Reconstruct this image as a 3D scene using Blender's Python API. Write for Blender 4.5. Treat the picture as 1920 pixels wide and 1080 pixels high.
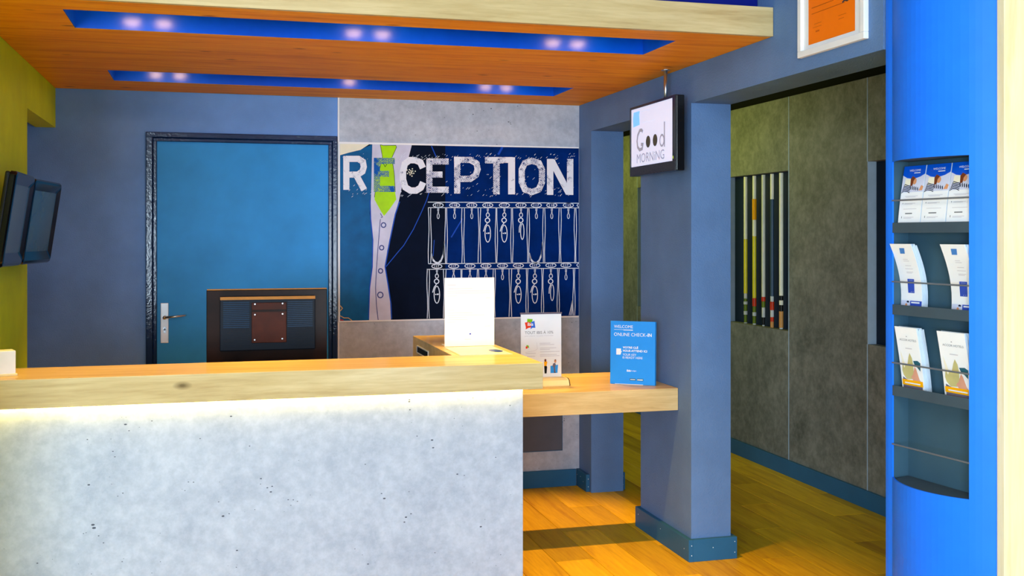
import bpy, bmesh, math, random
from mathutils import Vector, Matrix
random.seed(7)
sc = bpy.context.scene
for o in list(bpy.data.objects):
    bpy.data.objects.remove(o, do_unlink=True)
COL = sc.collection

# ------------------------------------------------------------------ camera, world, light, exposure
FPX, CX, HY = 2040.0, 960.0, 443.0
YAW = math.atan(560 / 2040)
cam = bpy.data.cameras.new('camera')
cam.sensor_width = 36.0
cam.lens = 36.0 * FPX / 1920
cam.shift_y = -(540 - HY) / 1920
camo = bpy.data.objects.new('camera', cam)
camo.location = (0, 0, 1.5)
camo.rotation_euler = (math.pi / 2, 0, -YAW)
COL.objects.link(camo)
sc.camera = camo
sc.view_settings.view_transform = 'Standard'
sc.view_settings.look = 'None'
sc.view_settings.gamma = 1
sc.view_settings.use_curve_mapping = False
sc.view_settings.exposure = 0.45

w = bpy.data.worlds.new('world'); sc.world = w
w.use_nodes = True
w.node_tree.nodes['Background'].inputs[0].default_value = (0.62, 0.80, 1.0, 1)
w.node_tree.nodes['Background'].inputs[1].default_value = 0.40

def area(name, loc, target, size, energy, color):
    d = bpy.data.lights.new(name, 'AREA'); d.shape = 'RECTANGLE'
    d.size, d.size_y = size; d.energy = energy; d.color = color
    o = bpy.data.objects.new(name, d); COL.objects.link(o)
    o.location = loc
    o.rotation_euler = (Vector(target) - Vector(loc)).to_track_quat('-Z', 'Y').to_euler()
    return o
area('lobby_window_light', (-2.9, -4.6, 1.35), (1.0, 5.0, 1.6), (3.2, 2.0), 480, (0.66, 0.84, 1.0))
area('entrance_light', (1.6, -1.6, 1.1), (1.0, 4.0, 1.1), (1.0, 1.8), 55, (0.72, 0.87, 1.0))
area('soffit_bounce_fill', (.4, .6, 2.93), (.4, .6, 0), (1.4, 1.0), 40, (1.0, .93, .82))  # added fill, bounces off the floor to brighten the canopy underside
area('corridor_light', (2.62, 6.9, 2.3), (3.47, 6.75, 1.8), (0.3, 0.8), 6, (0.86, 0.92, 0.06))
area('corridor_end_light', (2.7, 9.0, 2.3), (3.47, 8.8, 1.7), (0.3, 0.8), 6.5, (0.86, 0.92, 0.04))

# ------------------------------------------------------------------ materials
def lin(c):
    return tuple(((x / 255) / 12.92 if x / 255 <= .04045 else ((x / 255 + .055) / 1.055) ** 2.4) for x in c) + (1,)
def base_mat(name, rgb, rough=.5, metal=0, spec=.5):
    m = bpy.data.materials.new(name); m.use_nodes = True
    b = m.node_tree.nodes['Principled BSDF']
    b.inputs['Base Color'].default_value = lin(rgb)
    b.inputs['Roughness'].default_value = rough
    b.inputs['Metallic'].default_value = metal
    b.inputs['Specular IOR Level'].default_value = spec
    return m, m.node_tree.nodes, m.node_tree.links, b
def coords(N, L, scale, rot=(0, 0, 0)):
    t = N.new('ShaderNodeTexCoord'); mp = N.new('ShaderNodeMapping')
    mp.inputs['Scale'].default_value = scale; mp.inputs['Rotation'].default_value = rot
    L.new(t.outputs['Object'], mp.inputs['Vector'])
    return mp.outputs['Vector']
def noise(N, L, vec, scale, detail=4, rough=.6, dist=0):
    n = N.new('ShaderNodeTexNoise')
    n.inputs['Scale'].default_value = scale; n.inputs['Detail'].default_value = detail
    n.inputs['Roughness'].default_value = rough; n.inputs['Distortion'].default_value = dist
    L.new(vec, n.inputs['Vector']); return n.outputs['Fac']
def ramp(N, L, fac, stops):
    r = N.new('ShaderNodeValToRGB'); e = r.color_ramp.elements
    while len(e) < len(stops): e.new(.5)
    for i, (p, c) in enumerate(stops):
        e[i].position = p; e[i].color = lin(c) if len(c) == 3 else c
    L.new(fac, r.inputs['Fac']); return r.outputs['Color']
def mix(N, L, a, b, fac, mode='MIX'):
    m = N.new('ShaderNodeMix'); m.data_type = 'RGBA'; m.blend_type = mode
    if isinstance(fac, float): m.inputs[0].default_value = fac
    else: L.new(fac, m.inputs[0])
    for v, k in ((a, 6), (b, 7)):
        if isinstance(v, tuple): m.inputs[k].default_value = v
        else: L.new(v, m.inputs[k])
    return m.outputs[2]
def bump(N, L, b, h, strength, dist):
    n = N.new('ShaderNodeBump'); n.inputs['Strength'].default_value = strength
    n.inputs['Distance'].default_value = dist
    L.new(h, n.inputs['Height']); L.new(n.outputs['Normal'], b.inputs['Normal'])

def plain(name, rgb, rough=.5, metal=0, var=.06, spec=.12):
    m, N, L, b = base_mat(name, rgb, rough, metal, spec)
    f = noise(N, L, coords(N, L, (1, 1, 1)), 9, 3)
    lo = tuple(max(0, int(c * (1 - var))) for c in rgb); hi = tuple(min(255, int(c * (1 + var))) for c in rgb)
    L.new(ramp(N, L, f, [(.3, lo), (.7, hi)]), b.inputs['Base Color'])
    return m
def paint(name, rgb, rough, scale, strength, dist=.003, var=.05, spec=.12):
    m, N, L, b = base_mat(name, rgb, rough, 0, spec)
    v = coords(N, L, (1, 1, 1))
    f = noise(N, L, v, 3, 4)
    lo = tuple(int(c * (1 - var)) for c in rgb); hi = tuple(min(255, int(c * (1 + var))) for c in rgb)
    L.new(ramp(N, L, f, [(.3, lo), (.7, hi)]), b.inputs['Base Color'])
    bump(N, L, b, noise(N, L, v, scale, 3, .6), strength, dist)
    return m
def concrete(name, dark, light, rough=.6, pits=True, spec=.4):
    m, N, L, b = base_mat(name, light, rough, 0, spec)
    v = coords(N, L, (1, 1, 1))
    f = noise(N, L, v, 4.5, 9, .68, .4)
    c = ramp(N, L, f, [(.32, dark), (.66, light)])
    f2 = noise(N, L, v, 26, 6, .7)
    c = mix(N, L, c, ramp(N, L, f2, [(.4, tuple(int(x * .93) for x in dark)), (.65, light)]), .35)
    if pits:
        vo = N.new('ShaderNodeTexVoronoi'); vo.inputs['Scale'].default_value = 34
        mp = coords(N, L, (1, 1, 1.9), (.3, .5, .2)); L.new(mp, vo.inputs['Vector'])
        vr = N.new('ShaderNodeMath'); vr.operation = 'MULTIPLY_ADD'
        n3 = noise(N, L, v, 11, 2); L.new(n3, vr.inputs[0]); vr.inputs[1].default_value = -.9
        L.new(vo.outputs['Distance'], vr.inputs[2])
        pr = ramp(N, L, vr.outputs[0], [(.0, (60, 66, 80)), (.0, (60, 66, 80))])
        cr = N.new('ShaderNodeMath'); cr.operation = 'LESS_THAN'; cr.inputs[1].default_value = -.46
        L.new(vr.outputs[0], cr.inputs[0])
        c = mix(N, L, c, lin((62, 70, 88)), cr.outputs[0])
    L.new(c, b.inputs['Base Color'])
    bump(N, L, b, f2, .08, .002)
    return m
def wood(name, dark, mid, light, axis='X', rough=.35, knots=True, rnd=0., spec=.5, coat=0.):
    m, N, L, b = base_mat(name, mid, rough, 0, spec)
    sx = {'X': (.7, 9, 9), 'Y': (9, .7, 9), 'Z': (9, 9, .7)}[axis]
    v = coords(N, L, sx)
    t = N.new('ShaderNodeTexCoord')
    vec = v
    if rnd:
        oi = N.new('ShaderNodeObjectInfo'); ad = N.new('ShaderNodeVectorMath'); ad.operation = 'ADD'
        sc_ = N.new('ShaderNodeVectorMath'); sc_.operation = 'SCALE'; sc_.inputs[0].default_value = (37, 53, 19)
        L.new(oi.outputs['Random'], sc_.inputs['Scale']); L.new(v, ad.inputs[0]); L.new(sc_.outputs[0], ad.inputs[1])
        vec = ad.outputs[0]
    f = noise(N, L, vec, 1.6, 6, .62, .9)
    c = ramp(N, L, f, [(.25, dark), (.47, mid), (.72, light)])
    f2 = noise(N, L, vec, 9, 4, .6, .3)
    c = mix(N, L, c, ramp(N, L, f2, [(.35, dark), (.6, light)]), .22)
    if knots:
        vo = N.new('ShaderNodeTexVoronoi'); vo.inputs['Scale'].default_value = 3.1
        k = {'X': (1, 2.2, 2.2), 'Y': (2.2, 1, 2.2), 'Z': (2.2, 2.2, 1)}[axis]
        L.new(coords(N, L, k), vo.inputs['Vector'])
        kf = ramp(N, L, vo.outputs['Distance'], [(.02, (0, 0, 0)), (.11, (255, 255, 255))])
        c = mix(N, L, tuple(x * .45 for x in lin(dark)[:3]) + (1,), c, kf)
    if rnd:
        hv = N.new('ShaderNodeHueSaturation')
        mr = N.new('ShaderNodeMapRange'); mr.inputs['To Min'].default_value = 1 - rnd; mr.inputs['To Max'].default_value = 1 + rnd
        L.new(oi.outputs['Random'], mr.inputs['Value']); L.new(mr.outputs[0], hv.inputs['Value'])
        L.new(c, hv.inputs['Color']); c = hv.outputs['Color']
    L.new(c, b.inputs['Base Color'])
    b.inputs['Coat Weight'].default_value = coat; b.inputs['Coat Roughness'].default_value = .12
    bump(N, L, b, f2, .05, .001)
    return m
def glow(name, rgb, strength):
    m = bpy.data.materials.new(name); m.use_nodes = True
    b = m.node_tree.nodes['Principled BSDF']
    b.inputs['Base Color'].default_value = lin(rgb)
    b.inputs['Emission Color'].default_value = lin(rgb)
    b.inputs['Emission Strength'].default_value = strength
    return m
def distressed(name, rgb, back, amount=.5):
    m, N, L, b = base_mat(name, rgb, .5, 0, .05)
    v = coords(N, L, (1, 1, 1), (0, math.radians(42), 0))
    wv = N.new('ShaderNodeTexWave'); wv.wave_type = 'BANDS'; wv.bands_direction = 'X'
    wv.inputs['Scale'].default_value = 42; wv.inputs['Distortion'].default_value = .6
    L.new(v, wv.inputs['Vector'])
    v2 = coords(N, L, (1, 1, 1))
    n1 = noise(N, L, v2, 13, 5, .7)
    n2 = noise(N, L, v2, 120, 2, .6)
    r1 = ramp(N, L, n1, [(amount - .06, (255, 255, 255)), (amount + .03, (0, 0, 0))])      # 1 = clean ink
    rs = ramp(N, L, wv.outputs['Fac'], [(.26, (0, 0, 0)), (.36, (255, 255, 255))])
    rn = ramp(N, L, n2, [(.36, (0, 0, 0)), (.44, (255, 255, 255))])
    st = mix(N, L, rs, rn, 1.0, 'MULTIPLY')
    ink = mix(N, L, st, r1, 1.0, 'SCREEN')
    L.new(mix(N, L, lin(back), lin(rgb), ink), b.inputs['Base Color'])
    return m

M = dict(
    oak=wood('oak_laminate', (164, 140, 94), (194, 173, 125), (212, 195, 150), 'X', .45, True, spec=.06, coat=.22),
    oak_bounce_lit=wood('oak_bounce_lit', (188, 104, 0), (238, 152, 4), (250, 178, 22), 'X', .5, True, spec=.05),  # same oak under the canopy, orange floor bounce painted into its colour
    floor=wood('floor_plank', (178, 122, 8), (222, 178, 14), (240, 198, 34), 'Y', .45, False, rnd=.26, spec=.12),
    pine=wood('pine_post', (226, 208, 150), (243, 230, 182), (250, 240, 205), 'Z', .5, True),
    wall_dark=paint('wall_dark_roughcast', (114, 156, 220), .42, 160, .5, .004),
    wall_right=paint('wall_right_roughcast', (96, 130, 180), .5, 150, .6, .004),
    base=paint('skirting_paint', (46, 100, 140), .4, 60, .05),
    green=paint('wall_olive_green', (206, 230, 0), .6, 60, .05),
    conc=concrete('concrete_panel', (162, 173, 192), (200, 209, 224)),
    conc_counter=concrete('concrete_counter', (150, 163, 186), (184, 195, 214), .5),
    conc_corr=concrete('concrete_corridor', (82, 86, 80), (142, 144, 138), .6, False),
    white=plain('white_paint', (238, 240, 244), .4, 0, .02),
    white_edge=plain('white_edge', (245, 246, 250), .4, 0, .01),
    paper=plain('white_paper', (238, 242, 248), .35, 0, .01),
    paper_edge=plain('paper_edge', (205, 222, 240), .5, 0, .05),
    door=paint('door_blue', (54, 152, 226), .42, 8, .01),
    frame=paint('frame_gloss', (20, 44, 84), .12, 70, .3, .003, .15, .6),
    steel=plain('brushed_steel', (205, 210, 216), .3, 1, .03),
    alu=plain('satin_aluminium', (225, 232, 238), .35, .3, .03),
    black=plain('black_plastic', (12, 14, 20), .22, 0, .1, .5),
    black_soft=plain('black_soft', (12, 14, 18), .6, 0, .1),
    brownblack=plain('brown_black_plastic', (30, 17, 13), .25, 0, .3),
    brown=plain('brown_plate', (66, 26, 10), .3, 0, .2),
    ventblue=plain('vent_slat', (30, 52, 76), .25, 0, .1),
    navyblack=plain('vent_dark', (14, 20, 32), .35, 0, .1),
    tan=plain('tan_strip', (176, 118, 52), .35, 0, .05),
    screen=plain('screen_glass', (74, 96, 108), .16, 0, .05, .4),
    bezel=plain('gloss_bezel', (6, 10, 20), .1, 0, .1, .3),
    blue=plain('blue_gloss', (30, 118, 255), .42, 0, .02, .12),
    blue_slot=plain('blue_slot', (0, 78, 210), .25, 0, .04, .4),
    navy=plain('navy_bulkhead', (10, 24, 118), .5, 0, .04),
    rack=paint('rack_grey', (58, 88, 106), .45, 60, .04),
    rack_dark=plain('rack_lip_grey', (64, 80, 92), .45, 0, .04),
    rod=plain('rod_grey', (112, 120, 130), .35, .3, .03),
    ceil=plain('ceiling_white', (216, 220, 226), .8, 0, .02),
    dark=plain('dark_void', (8, 8, 6), .8, 0, .1),
    niche=plain('niche_navy', (20, 36, 56), .5, 0, .05),
    jamb=plain('niche_jamb', (168, 190, 212), .4, 0, .03),
    hatch=plain('hatch_grey', (92, 98, 112), .5, 0, .03),
    orange=plain('orange_paper', (255, 124, 0), .5, 0, .02),
    ink=plain('ink_grey', (120, 124, 132), .6, 0, .02),
    ink_dark=plain('ink_dark', (70, 60, 60), .6, 0, .02),
    ink_faint=plain('ink_faint', (206, 206, 216), .6, 0, .01),
    skyblue=plain('sign_blue', (48, 150, 240), .3, 0, .015),
    skyblue_edge=plain('sign_blue_edge', (20, 110, 170), .2, 0, .02),
    p_navy=plain('print_navy', (0, 38, 106), .5, 0, .12, .03),
    p_blue=plain('print_blue', (0, 92, 152), .35, 0, .1),
    p_dark=plain('print_dark', (10, 20, 42), .5, 0, .1, .03),
    p_shirt=plain('print_shirt', (208, 208, 232), .3, 0, .04),
    p_skin=plain('print_cream', (240, 236, 214), .3, 0, .02),
    p_lime=plain('print_lime', (172, 228, 0), .3, 0, .05),
    p_line=plain('print_blue_line', (24, 76, 190), .3, 0, .05),
    p_shade=plain('print_shade', (60, 72, 140), .3, 0, .05),
    p_white=plain('print_white', (226, 234, 250), .3, 0, .01),
    p_gold=plain('print_gold', (226, 186, 110), .3, 0, .05),
    p_red=plain('print_red', (176, 52, 76), .3, 0, .05),
    letter=distressed('letter_white', (238, 240, 252), (10, 46, 122), .50),
    letter_clean=distressed('letter_white_clean', (238, 240, 252), (16, 50, 120), .60),
    letter_blue=distressed('letter_blue', (26, 92, 178), (172, 214, 40), .46),
    l_red=plain('logo_red', (232, 62, 30), .4, 0, .03),
    l_green=plain('logo_green', (128, 196, 20), .4, 0, .03),
    l_blue=plain('logo_blue', (56, 110, 216), .4, 0, .03),
    royal=plain('print_royal', (0, 84, 216), .35, 0, .04),
    indigo=plain('print_indigo', (52, 82, 190), .35, 0, .04),
    skin=plain('print_skin', (214, 150, 110), .4, 0, .06),
    hair=plain('print_hair', (120, 60, 30), .4, 0, .1),
    stripe=plain('print_stripe', (24, 34, 58), .4, 0, .05),
    lilac=plain('print_lilac', (206, 212, 238), .4, 0, .03),
    pear=plain('print_pear', (196, 190, 130), .4, 0, .06),
    pink=plain('print_pink', (218, 160, 136), .4, 0, .06),
    mauve=plain('print_mauve', (112, 104, 122), .4, 0, .06),
    amber=plain('print_amber', (255, 176, 0), .4, 0, .03),
    teal=plain('print_teal', (40, 96, 116), .4, 0, .06),
    cream=plain('cream_plastic', (240, 226, 176), .4, 0, .02),
    yel=plain('cue_yellow', (236, 220, 40), .25, 0, .06),
    ivory=plain('cue_ivory', (252, 246, 220), .25, 0, .05),
    cuegrey=plain('cue_pale', (226, 226, 206), .25, 0, .05),
    cueblue=plain('cue_slate', (60, 84, 108), .25, 0, .05),
    cuered=plain('cue_red', (214, 60, 24), .3, 0, .05),
    cuegreen=plain('cue_green', (110, 130, 24), .3, 0, .05),
    cuewhite=plain('cue_white', (214, 218, 214), .3, 0, .05),
    cuedark=plain('cue_dark', (24, 24, 20), .3, 0, .05),
    cuetan=plain('cue_tan', (214, 154, 84), .3, 0, .06),
    tvscreen=glow('tv_screen_lit', (214, 222, 252), .42),
    bulb=glow('bulb_warm', (255, 200, 150), 32),
    led=glow('led_warm', (255, 218, 110), 20),
)

# ------------------------------------------------------------------ mesh helpers
WM = {}                                   # world matrix of every Empty, so parts can be written in world metres
def thing(name, label, cat, loc=(0, 0, 0), rotz=0, group=None, kind=None):
    o = bpy.data.objects.new(name, None); COL.objects.link(o)
    o.empty_display_size = .05
    o.location = loc; o.rotation_euler = (0, 0, rotz)
    WM[o] = Matrix.Translation(loc) @ Matrix.Rotation(rotz, 4, 'Z')
    tag(o, label, cat, group, kind)
    return o
def tag(o, label=None, cat=None, group=None, kind=None):
    if label: o['label'] = label
    if cat: o['category'] = cat
    if group: o['group'] = group
    if kind: o['kind'] = kind
    return o
def finish(name, bm, mat, parent=None, label=None, kind=None, world=True, smooth=False):
    bmesh.ops.recalc_face_normals(bm, faces=bm.faces)
    if parent is not None and world and parent in WM:
        bmesh.ops.transform(bm, matrix=WM[parent].inverted(), verts=bm.verts)
    me = bpy.data.meshes.new(name); bm.to_mesh(me); bm.free()
    for mm in (mat if isinstance(mat, (list, tuple)) else [mat]): me.materials.append(mm)
    if smooth:
        for p in me.polygons: p.use_smooth = True
    o = bpy.data.objects.new(name, me); COL.objects.link(o)
    if parent is not None:
        o.parent = parent
        WM[o] = WM.get(parent, Matrix())
    if label: o['label'] = label
    if kind: o['kind'] = kind
    return o
def box(bm, x0, x1, y0, y1, z0, z1, bev=0):
    v = [bm.verts.new(p) for p in ((x0, y0, z0), (x1, y0, z0), (x1, y1, z0), (x0, y1, z0), (x0, y0, z1), (x1, y0, z1), (x1, y1, z1), (x0, y1, z1))]
    f = [bm.faces.new([v[i] for i in q]) for q in ((0, 3, 2, 1), (4, 5, 6, 7), (0, 1, 5, 4), (1, 2, 6, 5), (2, 3, 7, 6), (3, 0, 4, 7))]
    if bev:
        es = list({e for a in f for e in a.edges})
        bmesh.ops.bevel(bm, geom=es, offset=bev, segments=2, profile=.5, affect='EDGES')
    return v
def B(name, dims, mat, parent=None, bev=0, label=None, kind=None, world=True):
    bm = bmesh.new()
    for d in (dims if isinstance(dims, list) else [dims]): box(bm, *d, bev)
    return finish(name, bm, mat, parent, label, kind, world)
def cyl(bm, a, b, r, r2=None, n=16, cap=True):
    a, b = Vector(a), Vector(b); d = (b - a).normalized()
    q = d.to_track_quat('Z', 'Y').to_matrix(); r2 = r if r2 is None else r2
    ra = [bm.verts.new(a + q @ Vector((r * math.cos(t), r * math.sin(t), 0))) for t in (2 * math.pi * i / n for i in range(n))]
    rb = [bm.verts.new(b + q @ Vector((r2 * math.cos(t), r2 * math.sin(t), 0))) for t in (2 * math.pi * i / n for i in range(n))]
    for i in range(n): bm.faces.new((ra[i], ra[(i + 1) % n], rb[(i + 1) % n], rb[i]))
    if cap: bm.faces.new(ra[::-1]); bm.faces.new(rb)
def C(name, a, b, r, mat, parent=None, r2=None, n=16, label=None, world=True, smooth=False):
    bm = bmesh.new(); cyl(bm, a, b, r, r2, n); return finish(name, bm, mat, parent, label, None, world, smooth)
def prism(bm, pts, z0, z1):
    lo = [bm.verts.new((x, y, z0)) for x, y in pts]; hi = [bm.verts.new((x, y, z1)) for x, y in pts]
    n = len(pts)
    for i in range(n): bm.faces.new((lo[i], lo[(i + 1) % n], hi[(i + 1) % n], hi[i]))
    bm.faces.new(lo[::-1]); bm.faces.new(hi)
# flat print: polygons given in a drawing frame f(s, t, lift) -> point, with a thin ink thickness
def poly(bm, f, pts, lift=.0004):
    hi = [bm.verts.new(f(s, t, lift)) for s, t in pts]
    bm.faces.new(hi)
def prect(bm, f, s0, t0, s1, t1, lift=.0004, n=1):
    for i in range(n):
        a = t0 + (t1 - t0) * i / n; b = t0 + (t1 - t0) * (i + 1) / n
        poly(bm, f, [(s0, a), (s1, a), (s1, b), (s0, b)], lift)
def pell(bm, f, cx, cy, rx, ry, lift=.0004, n=18):
    poly(bm, f, [(cx + rx * math.cos(2 * math.pi * i / n), cy + ry * math.sin(2 * math.pi * i / n)) for i in range(n)], lift)
def ribbon(bm, f, pts, wd, lift=.0004, closed=False):
    P = [Vector(p) for p in pts]; n = len(P); L_, R_ = [], []
    for i in range(n):
        if closed: a, b = P[i - 1], P[(i + 1) % n]
        else: a, b = P[max(i - 1, 0)], P[min(i + 1, n - 1)]
        d1 = (P[i] - a); d2 = (b - P[i])
        if d1.length < 1e-9: d1 = d2
        if d2.length < 1e-9: d2 = d1
        d1 = d1.normalized(); d2 = d2.normalized(); t = (d1 + d2)
        t = d1 if t.length < 1e-6 else t.normalized()
        nr = Vector((-t.y, t.x)); k = 1 / max(.45, nr.dot(Vector((-d1.y, d1.x))))
        L_.append(P[i] + nr * wd / 2 * k); R_.append(P[i] - nr * wd / 2 * k)
    lv = [bm.verts.new(f(p.x, p.y, lift)) for p in L_]; rv = [bm.verts.new(f(p.x, p.y, lift)) for p in R_]
    for i in range(n if closed else n - 1):
        j = (i + 1) % n; bm.faces.new((lv[i], lv[j], rv[j], rv[i]))
def ell_pts(cx, cy, rx, ry, n=16):
    return [(cx + rx * math.cos(2 * math.pi * i / n), cy + ry * math.sin(2 * math.pi * i / n)) for i in range(n)]
def I(name, fn, mat, parent, label=None, kind=None, world=True):
    if kind is None and name in ('print_lines', 'certificate_lines', 'cover_text', 'flower_dots', 'portrait_shirt', 'key_rack_drawing', 'gold_squiggle', 'cover_button', 'cover_mark', 'footer_print', 'badge_print', 'store_badge_print', 'store_badge', 'certificate_handwriting', 'screen_print', 'tie_outline', 'lettering_underline', 'sheet_print', 'photo_figure'): kind = 'stuff'
    bm = bmesh.new(); fn(bm); return finish(name, bm, mat, parent, label, kind, world)
def text(name, s, f, s0, t0, width, height, mat, parent, label=None, world=True, bold=0., lift=.0006):
    """letters laid on a drawing frame: lower-left corner (s0,t0), fitted into width x height (height may be signed)"""
    cu = bpy.data.curves.new('letters', 'FONT'); cu.body = s; cu.size = 1; cu.offset = bold; cu.resolution_u = 3
    ob = bpy.data.objects.new('letters', cu); COL.objects.link(ob)
    dg = bpy.context.evaluated_depsgraph_get(); dg.update()
    me = bpy.data.meshes.new_from_object(ob.evaluated_get(dg))
    bpy.data.objects.remove(ob, do_unlink=True); bpy.data.curves.remove(cu)
    bm = bmesh.new(); bm.from_mesh(me); bpy.data.meshes.remove(me)
    xs = [v.co.x for v in bm.verts]; ys = [v.co.y for v in bm.verts]
    x0, x1, y0, y1 = min(xs), max(xs), min(ys), max(ys)
    for v in bm.verts:
        v.co = f(s0 + (v.co.x - x0) / (x1 - x0) * width, t0 + (v.co.y - y0) / (y1 - y0) * height, lift)
    return finish(name, bm, mat, parent, label, None, world)

# ------------------------------------------------------------------ the room shell
YB, XR, XL = 6.243, 2.13, -.812
def S(name, dims, mat, parent=None, bev=0): return B(name, dims, mat, parent, bev, kind=None if parent else 'structure')
floor = S('floor', (-4.0, 3.6, -3.0, 10.0, -.06, -.012), M['black_soft'])
PW, PL = .188, 1.28
bm = bmesh.new(); box(bm, .001, PW - .001, .001, PL - .001, -.012, 0)
bmesh.ops.bevel(bm, geom=[e for e in bm.edges if all(abs(v.co.z) < 1e-6 for v in e.verts)], offset=.0012, segments=1, affect='EDGES')
plank = finish('plank', bm, M['floor'], floor)
plank.location = (1.897 - 6 * PW, 2.2, 0)
for i in range(15):
    off = (i * .47) % PL
    for j in range(-1, 6):
        if i == 0 and j == -1: continue
        p = plank.copy(); COL.objects.link(p); p.parent = floor
        p.location = (1.897 + (i - 6) * PW, 2.9 + off + j * PL, 0)
bm = bmesh.new(); box(bm, -4.0, 1.897 - 6 * PW - .002, -3, 10, -.012, -.001); box(bm, 1.897 - 6 * PW, 3.6, -3, 1.6, -.012, -.001)
finish('floor_board', bm, M['floor'], floor)

S('ceiling', [(-4, 2.13, -3, 10, 2.95, 3.05), (2.13, 3.6, -3, 3.0, 2.95, 3.05)], M['ceil'])
ceil_c = S('ceiling_corridor', (2.331, 3.6, 3.22, 10, 2.46, 2.5), M['dark'])
wb = S('wall_back', (-2.6, 2.329, YB, YB + .12, 0, 2.95), M['wall_dark'])
cl = B('concrete_panel', (.690, XR - .001, YB - .02, YB - .0005, 0, 2.3), M['conc'], wb)
B('panel_edge', (.682, .690, YB - .022, YB - .0005, 0, 2.3), M['white_edge'], wb)
S('baseboard_back', (.70, 2.105, YB - .034, YB - .0205, 0, .10), M['base'], None, .002)
wl = S('wall_left', [(XL - .1, XL, 3.3, 5.327, 0, 2.95), (XL - .1, XL, 5.327, YB - .001, 2.08, 2.95)], M['green'])
# right wall: beam over two pillars, its end hidden by the brochure column
bm = bmesh.new()
prism(bm, [(XR, 3.135), (XR + .2, 3.135), (XR + .2, YB - .001), (XR, YB - .001)], 2.116, 2.95)
box(bm, XR, XR + .2, 4.63, 5.245, 0, 2.116); box(bm, XR, XR + .2, 6.01, YB - .001, 0, 2.116)
wr = finish('wall_right', bm, M['wall_right'], None, None, 'structure')
S('wall_light_block', [(-2.7, -2.6, 3.3, YB + .12, 0, 2.95), (-2.6, XL - .1, 3.3, 3.4, 0, 2.95)], M['wall_dark'])  # unseen walls added to stop light leaking in at the left opening
def skirting(name, x0, x1, y0, y1, full=True):
    t = .022; bm = bmesh.new()
    box(bm, x0 - t, x0, y0 - t, y1 + (t if full else 0), 0, .102, .0015)
    box(bm, x0, x1 + t, y0 - t, y0, 0, .102, .0015)
    box(bm, x1, x1 + t, y0, y1 + (t if full else 0), 0, .102, .0015)
    if full: box(bm, x0, x1, y1, y1 + t, 0, .102, .0015)
    o = finish(name, bm, M['base'], None, None, 'structure')
    bm = bmesh.new()
    for (x, z) in ((x0 - .008, .03), (x0 - .008, .075), (x1 + .010, .03), (x1 + .010, .08), ((x0 + x1) / 2, .06)):
        cyl(bm, (x, y0 - t - .0006, z), (x, y0 - t + .001, z), .0022, n=8)
    for (yy, z) in ((y0 + .03, .05), ((y0 + y1) / 2, .07), (y1 - .02, .07)):
        cyl(bm, (x0 - t - .0006, yy, z), (x0 - t + .001, yy, z), .0022, n=8)
    finish('nail_head', bm, M['white'], o, kind='stuff')
skirting('baseboard_pillar_front', XR, XR + .2, 4.63, 5.245)
skirting('baseboard_pillar_back', XR, XR + .2, 6.06, YB - .025, False)

# corridor side: concrete panels, every second one holding a cue niche
XC = 3.475
wc = S('wall_corridor', (XC + .08, XC + .2, -3, 10, 0, 2.95), M['dark'])
S('wall_corridor_end', (2.33, XC + .08, 9.9, 10.0, 0, 2.46), M['green'])
seams = [3.58, 4.42, 5.262, 6.112, 6.95, 7.79, 8.635, 9.47]
def panel(y0, y1, z0, z1):
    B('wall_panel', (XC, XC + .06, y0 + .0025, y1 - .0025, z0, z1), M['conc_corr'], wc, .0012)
for k in range(len(seams) - 1):
    y0, y1 = seams[k], seams[k + 1]
    if k in (1, 3, 5):
        panel(y0, y1, .1, .905); panel(y0, y1, 1.912, 2.375)
        B('niche_back', (XC + .055, XC + .079, y0, y1, .9, 1.915), M['niche'], wc)
        B('niche_jamb', (XC + .002, XC + .056, y1 - .0025, y1 + .004, .905, 1.912), M['jamb'], wc)
        B('niche_jamb', (XC + .002, XC + .056, y0 - .004, y0 + .0025, .905, 1.912), M['jamb'], wc)
    else:
        panel(y0, y1, .1, 2.375)
    B('seam_strip', (XC - .0015, XC + .01, y1 - .003, y1 + .003, .1, .905 if k in (1, 3, 5) else 2.375), M['jamb'], wc)
    if k in (1, 3, 5): B('seam_strip', (XC - .0015, XC + .01, y1 - .003, y1 + .003, 1.912, 2.375), M['jamb'], wc)
S('baseboard_corridor', (XC - .014, XC + .06, 3.4, 9.88, 0, .10), M['base'], None, .002)

# door in the back wall
door = thing('door_1', 'blue flush door with glossy dark frame behind the counter', None, (.16, YB, 0), kind='structure')
del door['label']
B('door_leaf', (-.297, .631, YB - .007, YB - .0006, .005, 2.019), M['door'], door)
def frame_piece(name, outer, inner): B(name, [outer, inner], M['frame'], door, .004)
frame_piece('jamb', (-.353, -.318, YB - .034, YB - .0006, 0, 2.067), (-.317, -.296, YB - .022, YB - .0006, 0, 2.030))
frame_piece('jamb', (.651, .678, YB - .034, YB - .0006, 0, 2.067), (.629, .650, YB - .022, YB - .0006, 0, 2.030))
frame_piece('door_head', (-.353, .678, YB - .036, YB - .0006, 2.038, 2.067), (-.317, .650, YB - .024, YB - .0006, 2.017, 2.037))
pl = B('handle_plate', (-.278, -.236, YB - .013, YB - .0072, .917, 1.136), M['alu'], door, .003)
bm = bmesh.new(); cyl(bm, (-.256, YB - .013, 1.058), (-.256, YB - .055, 1.058), .0095); cyl(bm, (-.256, YB - .05, 1.058), (-.146, YB - .055, 1.069), .0062, .005)
finish('door_handle', bm, M['steel'], pl, smooth=True)
bm = bmesh.new(); cyl(bm, (-.256, YB - .0135, .996), (-.256, YB - .018, .996), .009); box(bm, -.261, -.251, YB - .018, YB - .0135, .972, .994)
finish('lock_cylinder', bm, M['steel'], pl)
C('keyhole', (-.255, YB - .0182, .997), (-.255, YB - .0186, .997), .0028, M['black_soft'], pl)

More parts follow.
